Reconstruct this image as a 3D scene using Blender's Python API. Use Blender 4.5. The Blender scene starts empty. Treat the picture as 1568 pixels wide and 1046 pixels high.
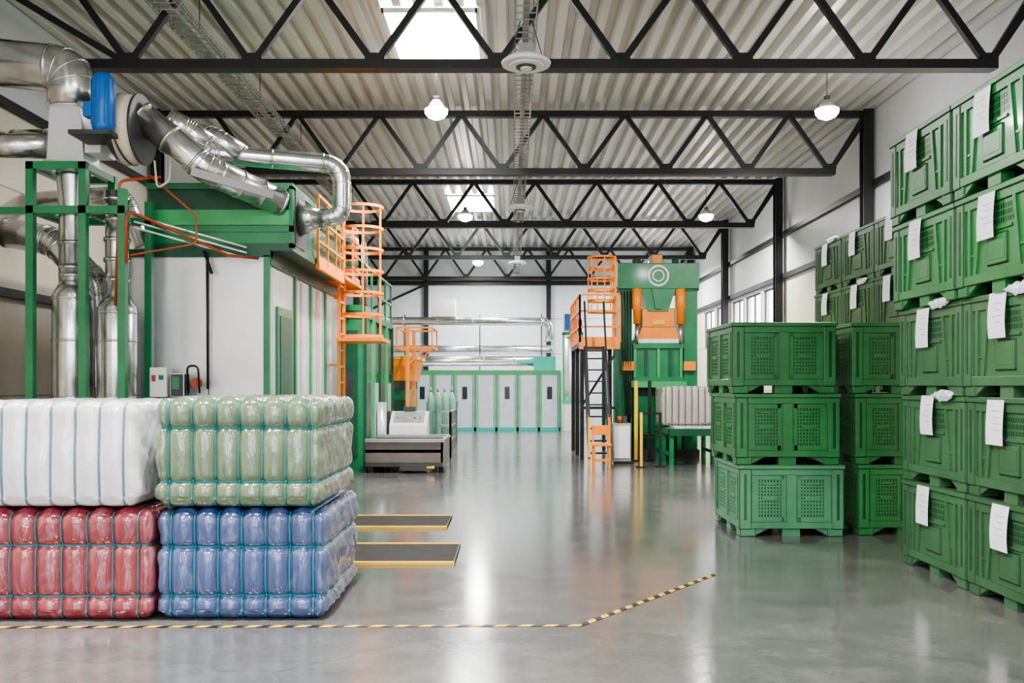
import bpy, bmesh, math, random
from mathutils import Vector, Matrix, noise
random.seed(4)
S = bpy.context.scene
COL = S.collection
try: S.view_settings.look = 'AgX - Medium High Contrast'
except Exception: pass

# ------------------------------------------------------------ materials
MATS = {}
def mat(name, col, rough=0.5, metal=0.0, var=0.0, vscale=3.0, bump=0.0, bscale=20.0, coat=0.0,
        emit=None, estr=0.0, rvar=0.0, rnd=0.0, stretch=(1, 1, 1), col2=None, spec=0.5):
    if name in MATS: return MATS[name]
    m = bpy.data.materials.new(name); m.use_nodes = True
    nt = m.node_tree; N = nt.nodes; L = nt.links
    p = N['Principled BSDF']
    p.inputs['Base Color'].default_value = (*col, 1)
    p.inputs['Roughness'].default_value = rough
    p.inputs['Metallic'].default_value = metal
    p.inputs['Specular IOR Level'].default_value = spec
    p.inputs['Coat Weight'].default_value = coat
    p.inputs['Coat Roughness'].default_value = 0.08
    if emit:
        p.inputs['Emission Color'].default_value = (*emit, 1)
        p.inputs['Emission Strength'].default_value = estr
    tc = N.new('ShaderNodeTexCoord'); mp = N.new('ShaderNodeMapping')
    mp.inputs['Scale'].default_value = stretch
    L.new(tc.outputs['Object'], mp.inputs['Vector'])
    if var or col2:
        n = N.new('ShaderNodeTexNoise'); n.inputs['Scale'].default_value = vscale; n.inputs['Detail'].default_value = 6
        L.new(mp.outputs[0], n.inputs['Vector'])
        r = N.new('ShaderNodeValToRGB')
        r.color_ramp.elements[0].position = 0.35; r.color_ramp.elements[1].position = 0.65
        c2 = col2 if col2 else tuple(min(1, c * (1 + var)) for c in col)
        c1 = col if col2 else tuple(c * (1 - var) for c in col)
        r.color_ramp.elements[0].color = (*c1, 1); r.color_ramp.elements[1].color = (*c2, 1)
        L.new(n.outputs['Fac'], r.inputs['Fac']); last = r.outputs['Color']
        if rnd:
            oi = N.new('ShaderNodeObjectInfo'); mr = N.new('ShaderNodeMapRange')
            mr.inputs['To Min'].default_value = 1 - rnd; mr.inputs['To Max'].default_value = 1 + rnd
            L.new(oi.outputs['Random'], mr.inputs['Value'])
            hs = N.new('ShaderNodeHueSaturation'); L.new(mr.outputs[0], hs.inputs['Value']); L.new(last, hs.inputs['Color'])
            last = hs.outputs['Color']
        L.new(last, p.inputs['Base Color'])
        if rvar:
            mr = N.new('ShaderNodeMapRange'); mr.inputs['To Min'].default_value = rough - rvar; mr.inputs['To Max'].default_value = rough + rvar
            L.new(n.outputs['Fac'], mr.inputs['Value']); L.new(mr.outputs[0], p.inputs['Roughness'])
    if bump:
        n2 = N.new('ShaderNodeTexNoise'); n2.inputs['Scale'].default_value = bscale; n2.inputs['Detail'].default_value = 4
        L.new(mp.outputs[0], n2.inputs['Vector'])
        b = N.new('ShaderNodeBump'); b.inputs['Strength'].default_value = bump; b.inputs['Distance'].default_value = 0.02
        L.new(n2.outputs['Fac'], b.inputs['Height']); L.new(b.outputs[0], p.inputs['Normal'])
    MATS[name] = m
    return m

GREEN = mat('machine_green_paint', (0.018, 0.20, 0.075), 0.35, var=0.12, coat=0.2)
LGREEN = mat('light_green_paint', (0.06, 0.38, 0.13), 0.4, var=0.1)
DGREEN = mat('dark_green_paint', (0.01, 0.08, 0.038), 0.4, var=0.15)
ORANGE = mat('orange_paint', (0.92, 0.27, 0.02), 0.4, var=0.06)
YELLOW = mat('yellow_paint', (0.85, 0.50, 0.03), 0.5, var=0.08)
BLACK = mat('black_steel_paint', (0.009, 0.009, 0.010), 0.5, var=0.2)
DARK = mat('dark_grey_metal', (0.05, 0.05, 0.05), 0.5, var=0.2)
GREY = mat('grey_metal', (0.30, 0.30, 0.29), 0.5, var=0.1)
WHITE = mat('white_enamel', (0.78, 0.78, 0.76), 0.4, var=0.04)
BLUE = mat('blue_motor_paint', (0.01, 0.12, 0.40), 0.35, var=0.1)
REDB = mat('red_brown_pipe', (0.40, 0.07, 0.02), 0.4, var=0.1)
CREAM = mat('cream_paint', (0.66, 0.58, 0.45), 0.5, var=0.05)
STEEL = mat('galvanised_steel', (0.68, 0.68, 0.67), 0.24, 0.95, var=0.14, vscale=5, bump=0.06, bscale=8, rvar=0.08)
PANEL = mat('brushed_steel_panel', (0.76, 0.77, 0.79), 0.33, 0.6, var=0.08, vscale=1.2, bump=0.03, bscale=4, rvar=0.08)
PANEL2 = mat('pale_cabin_panel', (0.64, 0.70, 0.75), 0.4, 0.2, var=0.05)
PAPER = mat('paper_label', (0.80, 0.81, 0.86), 0.7, var=0.04, bump=0.1, bscale=6)
INK = mat('printed_ink', (0.4, 0.4, 0.45), 0.7, var=0.05)
FILM = mat('white_plastic_film', (0.62, 0.64, 0.70), 0.25, var=0.15, bump=0.8, bscale=18, coat=0.6)
GLASSD = mat('dark_window_glass', (0.03, 0.04, 0.05), 0.1, var=0.05)
CYAN = mat('cyan_sign', (0.05, 0.5, 0.42), 0.4, var=0.05)
LAMP = mat('lamp_glow', (1, 1, 1), 0.5, emit=(1.0, 0.98, 0.93), estr=110)
SKYL = mat('skylight_diffuser', (1, 1, 1), 0.5, emit=(0.93, 0.97, 1.0), estr=28)

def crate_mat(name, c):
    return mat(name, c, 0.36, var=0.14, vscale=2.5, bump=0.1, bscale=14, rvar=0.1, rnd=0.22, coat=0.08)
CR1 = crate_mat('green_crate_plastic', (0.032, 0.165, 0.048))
CR1D = crate_mat('green_crate_painted_shade', (0.006, 0.045, 0.012))  # darker copy of the plastic; shade of holes and recesses put in colour
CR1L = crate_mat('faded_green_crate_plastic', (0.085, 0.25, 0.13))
CR1LD = crate_mat('faded_green_crate_painted_shade', (0.02, 0.09, 0.04))
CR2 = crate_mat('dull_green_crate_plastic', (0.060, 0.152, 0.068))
CR2D = crate_mat('dull_green_crate_painted_shade', (0.022, 0.075, 0.03))

def bale_mat(name, col, haze):
    m = bpy.data.materials.new(name); m.use_nodes = True
    nt = m.node_tree; N = nt.nodes; L = nt.links; p = N['Principled BSDF']
    tc = N.new('ShaderNodeTexCoord')
    mp = N.new('ShaderNodeMapping'); mp.inputs['Scale'].default_value = (2.6, 2.0, 1.4)
    mp.inputs['Rotation'].default_value = (0.3, 0.5, 0.2)
    L.new(tc.outputs['Object'], mp.inputs['Vector'])
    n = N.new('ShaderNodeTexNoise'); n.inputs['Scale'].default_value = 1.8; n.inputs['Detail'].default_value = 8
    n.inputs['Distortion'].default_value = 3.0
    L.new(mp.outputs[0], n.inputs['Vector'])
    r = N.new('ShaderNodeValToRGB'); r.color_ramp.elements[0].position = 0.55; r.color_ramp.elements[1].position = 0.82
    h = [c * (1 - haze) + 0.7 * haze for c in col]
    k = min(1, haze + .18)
    h2 = [c * (1 - k) + 0.78 * k for c in col]  # whitish streaks: film haze and its highlights put into the base colour
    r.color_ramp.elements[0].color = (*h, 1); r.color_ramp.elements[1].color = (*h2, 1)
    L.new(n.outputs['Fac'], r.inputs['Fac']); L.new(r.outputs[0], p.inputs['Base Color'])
    p.inputs['Roughness'].default_value = 0.35
    p.inputs['Coat Weight'].default_value = 1.0; p.inputs['Coat Roughness'].default_value = 0.05
    p.inputs['Coat IOR'].default_value = 2.0
    mpv = N.new('ShaderNodeMapping'); mpv.inputs['Scale'].default_value = (3.0, 3.0, 0.9); L.new(tc.outputs['Object'], mpv.inputs['Vector'])
    nv = N.new('ShaderNodeTexNoise'); nv.inputs['Scale'].default_value = 5; nv.inputs['Detail'].default_value = 3; nv.inputs['Distortion'].default_value = .6
    L.new(mpv.outputs[0], nv.inputs['Vector'])
    n2 = N.new('ShaderNodeTexNoise'); n2.noise_type = 'RIDGED_MULTIFRACTAL'; n2.inputs['Scale'].default_value = 3.0; n2.inputs['Detail'].default_value = 3
    n2.inputs['Distortion'].default_value = 1.0; n2.inputs['Roughness'].default_value = 0.4
    L.new(tc.outputs['Object'], n2.inputs['Vector'])
    b0 = N.new('ShaderNodeBump'); b0.inputs['Strength'].default_value = 0.35; b0.inputs['Distance'].default_value = 0.02
    L.new(nv.outputs['Fac'], b0.inputs['Height'])
    b = N.new('ShaderNodeBump'); b.inputs['Strength'].default_value = 0.35; b.inputs['Distance'].default_value = 0.01
    L.new(n2.outputs['Fac'], b.inputs['Height']); L.new(b0.outputs[0], b.inputs['Normal'])
    L.new(b0.outputs[0], p.inputs['Normal']); L.new(b.outputs[0], p.inputs['Coat Normal'])
    return m

# ------------------------------------------------------------ mesh builder
class B:
    def __init__(s, name): s.name = name; s.bm = bmesh.new(); s.mats = []
    def mi(s, m):
        if m not in s.mats: s.mats.append(m)
        return s.mats.index(m)
    def faces(s, vs, fs, m, smooth=False):
        i = s.mi(m); v = [s.bm.verts.new(p) for p in vs]; out = []
        for f in fs:
            try:
                fc = s.bm.faces.new([v[k] for k in f]); fc.material_index = i; fc.smooth = smooth; out.append(fc)
            except ValueError: pass
        return out
    def box(s, x0, x1, y0, y1, z0, z1, m, bev=0):
        vs = [(x, y, z) for x in (x0, x1) for y in (y0, y1) for z in (z0, z1)]
        fs = s.faces(vs, [(0, 1, 3, 2), (4, 6, 7, 5), (0, 4, 5, 1), (2, 3, 7, 6), (0, 2, 6, 4), (1, 5, 7, 3)], m)
        if bev:
            es = list({e for f in fs for e in f.edges})
            bmesh.ops.bevel(s.bm, geom=es, offset=bev, segments=2, affect='EDGES', profile=0.5)
    def beam(s, p, q, w, h, m):
        p = Vector(p); q = Vector(q); d = (q - p).normalized()
        up = Vector((0, 0, 1)) if abs(d.z) < 0.95 else Vector((0, 1, 0))
        a = d.cross(up).normalized(); b = a.cross(d).normalized()
        vs = [c + a * (i * w / 2) + b * (j * h / 2) for c in (p, q) for i in (-1, 1) for j in (-1, 1)]
        s.faces(vs, [(0, 1, 3, 2), (4, 6, 7, 5), (0, 4, 5, 1), (2, 3, 7, 6), (0, 2, 6, 4), (1, 5, 7, 3)], m)
    def tube(s, pts, r, m, seg=20, caps=True, smooth=True):
        pts = [Vector(p) for p in pts]; n = len(pts)
        rs = r if isinstance(r, (list, tuple)) else [r] * n
        ts = []
        for i in range(n):
            if i == 0: t = pts[1] - pts[0]
            elif i == n - 1: t = pts[-1] - pts[-2]
            else:
                t = (pts[i] - pts[i - 1]).normalized() + (pts[i + 1] - pts[i]).normalized()
            ts.append(t.normalized())
        up = Vector((0, 0, 1)) if abs(ts[0].z) < 0.9 else Vector((0, 1, 0))
        a = ts[0].cross(up).normalized(); vs = []
        for i in range(n):
            a = (a - ts[i] * a.dot(ts[i])).normalized(); b = ts[i].cross(a)
            for k in range(seg):
                an = 2 * math.pi * k / seg
                vs.append(pts[i] + (a * math.cos(an) + b * math.sin(an)) * rs[i])
        fs = [(i * seg + k, i * seg + (k + 1) % seg, (i + 1) * seg + (k + 1) % seg, (i + 1) * seg + k) for i in range(n - 1) for k in range(seg)]
        ii = s.mi(m); V = [s.bm.verts.new(p) for p in vs]
        for f in fs:
            fc = s.bm.faces.new([V[k] for k in f]); fc.material_index = ii; fc.smooth = smooth
        if caps:
            for rng in (range(seg), range((n - 1) * seg, n * seg)):
                fc = s.bm.faces.new([V[k] for k in rng]); fc.material_index = ii
    def cyl(s, p, q, r, m, r2=None, seg=20):
        s.tube([p, q], [r, r if r2 is None else r2], m, seg)
    def duct(s, pts, r, m=None, fr=None, seam=0.9):
        m = m or STEEL
        path = fillet(pts, fr or r * 2.0)
        s.tube(path, r, m, 24)
        s_r = r * 1.045
        for i in range(len(path) - 1):
            a, b = Vector(path[i]), Vector(path[i + 1]); L = (b - a).length
            if L < 1e-5: continue
            d = (b - a) / L
            if L > 0.3:
                k = max(1, int(L / seam))
                for j in range(k + 1):
                    c = a + d * (L * j / k)
                    s.tube([c - d * 0.018, c + d * 0.018], s_r, m, 24)
            elif i % 2 == 0:
                s.tube([a - d * 0.008, a + d * 0.008], r * 1.025, m, 24)
    def prism(s, pts, off, m):
        n = len(pts); off = Vector(off)
        vs = [Vector(p) for p in pts] + [Vector(p) + off for p in pts]
        s.faces(vs, [tuple(range(n)), tuple(range(2 * n - 1, n - 1, -1))] + [(i, (i + 1) % n, n + (i + 1) % n, n + i) for i in range(n)], m)
    def rail(s, pts, h, m, r=0.022, step=0.9, mids=(0.5,), toe=True):
        for i in range(len(pts) - 1):
            a, b = Vector(pts[i]), Vector(pts[i + 1]); L = (b - a).length; k = max(1, round(L / step))
            for j in range(k + 1):
                c = a.lerp(b, j / k); s.beam(c, c + Vector((0, 0, h)), r * 2, r * 2, m)
            for f in (1.0,) + tuple(mids):
                z = Vector((0, 0, h * f)); s.beam(a + z, b + z, r * 2, r * 2, m)
            if toe:
                z = Vector((0, 0, 0.06)); s.beam(a + z, b + z, 0.012, 0.12, m)
    def done(s, origin=None, link=True):
        bmesh.ops.recalc_face_normals(s.bm, faces=s.bm.faces)
        xs = [v.co for v in s.bm.verts]
        if origin is None:
            origin = Vector(((min(v.x for v in xs) + max(v.x for v in xs)) / 2, (min(v.y for v in xs) + max(v.y for v in xs)) / 2, min(v.z for v in xs)))
        origin = Vector(origin)
        bmesh.ops.translate(s.bm, verts=s.bm.verts, vec=-origin)
        me = bpy.data.meshes.new(s.name); s.bm.to_mesh(me); s.bm.free()
        for m in s.mats: me.materials.append(m)
        if not link: return me
        o = bpy.data.objects.new(s.name, me); o.location = origin; COL.objects.link(o); return o

def fillet(pts, r, n=7):
    pts = [Vector(p) for p in pts]; out = [pts[0]]
    for i in range(1, len(pts) - 1):
        a, b, c = pts[i - 1], pts[i], pts[i + 1]
        d1 = (a - b).normalized(); d2 = (c - b).normalized(); ang = d1.angle(d2)
        t = min(r / math.tan(ang / 2), (a - b).length * .48, (c - b).length * .48)
        p0 = b + d1 * t; p1 = b + d2 * t
        for k in range(n + 1):
            u = k / n; out.append(p0 * (1 - u) ** 2 + b * 2 * u * (1 - u) + p1 * u * u)
    out.append(pts[-1]); return out

# ------------------------------------------------------------ camera
CAMH = 1.65
cam = bpy.data.cameras.new('camera'); co = bpy.data.objects.new('camera', cam); COL.objects.link(co)
co.location = (0, 0, CAMH); co.rotation_euler = (math.pi / 2, 0, 0)
cam.sensor_width = 36; cam.lens = 32.15; cam.shift_y = 0.0428; cam.clip_end = 300
S.camera = co

# ------------------------------------------------------------ room shell
XL, XR, YB, YF, HC = -7.15, 7.15, -7.0, 36.3, 7.08
def floor_mat():
    m = bpy.data.materials.new('polished_concrete'); m.use_nodes = True
    nt = m.node_tree; N = nt.nodes; L = nt.links; p = N['Principled BSDF']
    tc = N.new('ShaderNodeTexCoord')
    n1 = N.new('ShaderNodeTexNoise'); n1.inputs['Scale'].default_value = 0.35; n1.inputs['Detail'].default_value = 8; n1.inputs['Roughness'].default_value = .6
    n2 = N.new('ShaderNodeTexNoise'); n2.inputs['Scale'].default_value = 3.0; n2.inputs['Detail'].default_value = 10; n2.inputs['Roughness'].default_value = .7
    for n in (n1, n2): L.new(tc.outputs['Object'], n.inputs['Vector'])
    r1 = N.new('ShaderNodeValToRGB'); e = r1.color_ramp.elements
    e[0].position = .32; e[0].color = (0.100, 0.103, 0.103, 1); e[1].position = .7; e[1].color = (0.195, 0.185, 0.175, 1)
    r2 = N.new('ShaderNodeValToRGB'); e = r2.color_ramp.elements
    e[0].position = .3; e[0].color = (.70, .70, .70, 1); e[1].position = .68; e[1].color = (1.08, 1.07, 1.06, 1)
    L.new(n1.outputs[0], r1.inputs[0]); L.new(n2.outputs[0], r2.inputs[0])
    mx = N.new('ShaderNodeMix'); mx.data_type = 'RGBA'; mx.blend_type = 'MULTIPLY'; mx.inputs[0].default_value = 1
    L.new(r1.outputs[0], mx.inputs[6]); L.new(r2.outputs[0], mx.inputs[7])
    v = N.new('ShaderNodeTexVoronoi'); v.feature = 'DISTANCE_TO_EDGE'; v.inputs['Scale'].default_value = 0.28
    nn = N.new('ShaderNodeTexNoise'); nn.inputs['Scale'].default_value = 1.2; L.new(tc.outputs['Object'], nn.inputs['Vector'])
    ad = N.new('ShaderNodeMix'); ad.data_type = 'RGBA'; ad.blend_type = 'ADD'; ad.inputs[0].default_value = 0.8
    L.new(tc.outputs['Object'], ad.inputs[6]); L.new(nn.outputs['Color'], ad.inputs[7]); L.new(ad.outputs[2], v.inputs['Vector'])
    r3 = N.new('ShaderNodeValToRGB'); e = r3.color_ramp.elements
    e[0].position = 0; e[0].color = (.6, .6, .6, 1); e[1].position = .005; e[1].color = (1, 1, 1, 1)
    L.new(v.outputs['Distance'], r3.inputs[0])
    m2 = N.new('ShaderNodeMix'); m2.data_type = 'RGBA'; m2.blend_type = 'MULTIPLY'; m2.inputs[0].default_value = .6
    L.new(mx.outputs[2], m2.inputs[6]); L.new(r3.outputs[0], m2.inputs[7]); L.new(m2.outputs[2], p.inputs['Base Color'])
    mr = N.new('ShaderNodeMapRange'); mr.inputs['To Min'].default_value = .06; mr.inputs['To Max'].default_value = .23
    L.new(n2.outputs[0], mr.inputs['Value']); L.new(mr.outputs[0], p.inputs['Roughness'])
    p.inputs['Specular IOR Level'].default_value = .9
    b = N.new('ShaderNodeBump'); b.inputs['Strength'].default_value = .04; b.inputs['Distance'].default_value = .02
    L.new(n2.outputs[0], b.inputs['Height']); L.new(b.outputs[0], p.inputs['Normal'])
    return m
b = B('floor'); b.box(XL - .2, XR + .2, YB, YF + .2, -.2, 0, floor_mat()); b.done((0, 0, 0))

CEILM = mat('trapezoidal_sheet', (0.63, 0.62, 0.58), 0.40, 0.3, var=0.08, vscale=.6)
WALLB = mat('beige_wall_panel', (0.68, 0.61, 0.50), 0.7, var=0.05, vscale=1)
WALLG = mat('light_grey_wall_panel', (0.60, 0.62, 0.64), 0.6, var=0.04, vscale=1)
b = B('ceiling'); x = XL - .1; prof = []; pitch = 0.30; dp = 0.13
while x < XR + .1:
    prof += [(x, HC + dp), (x + .10, HC + dp), (x + .14, HC), (x + .26, HC)]; x += pitch
vs = []
for (px, pz) in prof: vs += [(px, YB, pz), (px, YF + .2, pz)]
b.faces(vs, [(2 * i, 2 * i + 1, 2 * i + 3, 2 * i + 2) for i in range(len(prof) - 1)], CEILM)
b.box(XL - .2, XR + .2, YB, YF + .2, HC + .2, HC + .3, WALLG)
b.done((0, 0, HC))

def wall_lr(name, X, sx, wins):
    b = B(name); t = .2 * sx; x0, x1 = sorted((X, X + t))
    zs = 3.0; zt = 4.35
    b.box(x0, x1, YB, YF, 0, zs, WALLB)
    y = YB
    for (a, c) in wins:
        b.box(x0, x1, y, a, zs, zt, WALLB); y = c
    b.box(x0, x1, y, YF, zs, zt, WALLB)
    b.box(x0, x1, YB, YF, zt, 5.55, WALLG if wins else WALLB)
    b.box(x0, x1, YB, YF, 5.55, HC + .2, WALLG)
    for z in (1.5, 3.0, 4.45):
        b.box(X - .004 if sx > 0 else X - .001, X + .001 if sx > 0 else X + .004, YB, YF, z - .01, z + .01, GREY)
    b.done()
wins = [(24.3, 26.1), (26.3, 28.1), (28.3, 29.8), (30.3, 32.1), (32.3, 34.1)]
wall_lr('wall_right', XR, 1, wins)
wall_lr('wall_left', XL, -1, [])
nw = 0
for i, (a, c) in enumerate(wins):
    nw += 1; b = B('added_window_%d' % nw); X = XR + .06
    for z in (3.02, 4.33): b.box(X, X + .05, a, c, z - .03, z + .03, DARK)
    k = 2
    for j in range(k + 1):
        y = a + (c - a) * j / k; b.box(X, X + .05, y - .025, y + .025, 3.02, 4.33, DARK)
    b.done()
b = B('wall_back'); b.box(XL - .2, XR + .2, YF, YF + .2, 0, HC + .2, mat('far_wall_panel', (.62, .66, .70), .6, var=.03))
for z in (2.9, 4.3): b.box(XL, XR, YF - .01, YF, z - .012, z + .012, GREY)
b.done()
# wall behind the viewer, added; tall openings shaped to put streak highlights on bales
b = B('unseen_wall_front'); ops = [(-5.9, -4.7), (-3.3, -1.5), (.3, 2.1), (3.6, 4.8)]
x = XL - .2
for (a, c) in ops: b.box(x, a, YB - .2, YB, 0, HC + .2, WALLG); x = c
b.box(x, XR + .2, YB - .2, YB, 0, HC + .2, WALLG)
for (a, c) in ops: b.box(a, c, YB - .2, YB, 5.9, HC + .2, WALLG); b.box(a, c, YB - .2, YB, 0, .4, WALLG)
b.done()
for (a, c) in ops:
    nw += 1; b = B('added_window_%d' % nw)
    for x in (a, (a + c) / 2, c): b.box(x - .03, x + .03, YB - .12, YB - .06, .4, 5.9, DARK)
    for z in (.42, 2.2, 4.0, 5.88): b.box(a, c, YB - .12, YB - .06, z - .03, z + .03, DARK)
    b.done()
k = 0
for X, sg in ((XR, -1), (XL, 1)):
    for z in (5.6, 2.95 if sg > 0 else 4.5):
        k += 1; b = B('trim_%d' % k); x0, x1 = sorted((X + sg * .01, X + sg * .10)); b.box(x0, x1, YB, YF - .1, z - .06, z + .06, BLACK); b.done()
k += 1; b = B('trim_%d' % k); b.box(XL + .1, XR - .1, YF - .14, YF - .02, 5.62, 5.78, BLACK)
for X in (-3.4, 1.45): b.box(X - .09, X + .09, YF - .16, YF - .01, 0, HC, BLACK)
b.beam((-6.6, YF - .08, 4.2), (-3.4, YF - .08, 5.65), .08, .08, BLACK)
b.done()

# ------------------------------------------------------------ trusses + columns
HB, HT = 5.85, 6.98
for Y in (-6, 0, 6, 12, 18, 24, 30, 35.8):
    b = B('roof_truss'); w = .14
    b.box(-5.65, 6.35, Y - w / 2, Y + w / 2, HB - .06, HB + .06, BLACK)
    b.box(-5.62, 6.32, Y - .1, Y + .1, HB - .07, HB - .05, BLACK)
    b.box(-6.95, 6.98, Y - w / 2, Y + w / 2, HT - .06, HT + .06, BLACK)
    bn = [-0.19 + 1.61 * n for n in range(-3, 5)]
    for xb in bn:
        for dx in (-.805, .805):
            xt = min(6.95, max(-6.9, xb + dx))
            b.beam((xb, Y, HB), (xt, Y, HT), .085, .085, BLACK)
        b.box(xb - .13, xb + .13, Y - .015, Y + .015, HB + .05, HB + .16, BLACK)
    b.beam((-5.02, Y, HB), (-6.9, Y, HT), .08, .08, BLACK)
    b.beam((6.25, Y, HB), (6.95, Y, HT - .1), .08, .08, BLACK)
    b.done()
    for sg in (-1, 1):
        b = B('steel_column'); X = 6.98 * sg
        b.box(X - .012, X + .012, Y - .1, Y + .1, 0, HC - .02, BLACK)
        for dy in (-.1, .1): b.box(X - .1, X + .1, Y + dy - .012, Y + dy + .012, 0, HC - .02, BLACK)
        b.box(X - .13, X + .13, Y - .14, Y + .14, 0, .03, DARK)
        b.done()

# skylights
for i, (y0, y1) in enumerate([(-3.5, -1.5), (3.8, 6.0), (13.15, 15.6), (26, 28.3)]):
    b = B('skylight'); x0, x1 = -1.88, -.5; zc = HC - .012
    b.box(x0, x1, y0, y1, zc - .012, zc, SKYL)
    for a in (x0, x1): b.box(a - .03, a + .03, y0 - .03, y1 + .03, zc - .05, zc, WHITE)
    for a in (y0, y1): b.box(x0, x1, a - .03, a + .03, zc - .05, zc, WHITE)
    b.done()

# lamps
for X in (-5.0, -1.25, 5.2):
    for Y in (-3.7, 5.7, 15.1, 24.5, 33.6):
        if X < -4 and Y > 6: continue  # leftmost row is added, out of view, to light cabin front and bales
        H = 6.2; b = B('high_bay_lamp')
        b.tube([(X, Y, H + .16), (X, Y, H + .11), (X, Y, H + .03), (X, Y, H)], [.06, .10, .15, .17], GREY, 28)
        b.tube([(X, Y, H), (X, Y, H - .06), (X, Y, H - .12), (X, Y, H - .16)], [.19, .185, .14, .05], LAMP, 28)
        b.cyl((X, Y, H + .16), (X, Y, H + .22), .05, DARK)
        b.cyl((X, Y, H + .2), (X, Y, HC - .06), .008, DARK, seg=6)
        b.done()
        l = bpy.data.lights.new('lamp_light', 'AREA'); l.shape = 'DISK'; l.size = .4; l.energy = 440; l.color = (1, .98, .945); l.spread = math.radians(175)
        o = bpy.data.objects.new('lamp_light', l); o.location = (X, Y, H - .18); COL.objects.link(o)
for Y in (2, 11, 20, 29):
    b = B('ceiling_air_diffuser'); X = .17; H = 5.5
    b.tube([(X, Y, H), (X, Y, H + .03), (X, Y, H + .08), (X, Y, H + .1)], [.29, .3, .24, .1], WHITE, 32)
    b.cyl((X, Y, H - .02), (X, Y, H), .2, WHITE, .22, 32); b.cyl((X, Y, H - .035), (X, Y, H - .018), .12, DARK, seg=24)
    b.cyl((X, Y, H - .05), (X, Y, H - .03), .07, WHITE, seg=24)
    b.box(X - .09, X + .09, Y - .09, Y + .09, H + .1, H + .24, GREY)
    for a in (-.07, .07): b.beam((X + a * 3, Y, H + .05), (X + a, Y, H + .53), .012, .012, DARK)
    b.done()
def tray(X, H, w, y0, y1):
    b = B('cable_tray')
    for sx in (-w / 2, w / 2):
        for z in (0, .05, .1): b.beam((X + sx, y0, H + z), (X + sx, y1, H + z), .012, .012, GREY)
    b.beam((X, y0, H + .03), (X, y1, H + .03), w * .3, .03, GREY)
    y = y0
    while y < y1:
        b.beam((X - w / 2, y, H), (X + w / 2, y, H), .014, .014, GREY)
        for sx in (-w / 2, w / 2): b.beam((X + sx, y, H), (X + sx, y, H + .1), .01, .01, GREY)
        y += .2
    y = y0 + .5
    while y < y1:
        b.beam((X - w / 2, y, H), (X - w / 2, y, HC - .01), .012, .012, DARK); b.beam((X + w / 2, y, H), (X + w / 2, y, HC - .01), .012, .012, DARK); y += 3
    b.done()
tray(.17, 6.05, .26, -6, 36); tray(-4.45, 6.5, .36, -6, 30)

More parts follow.
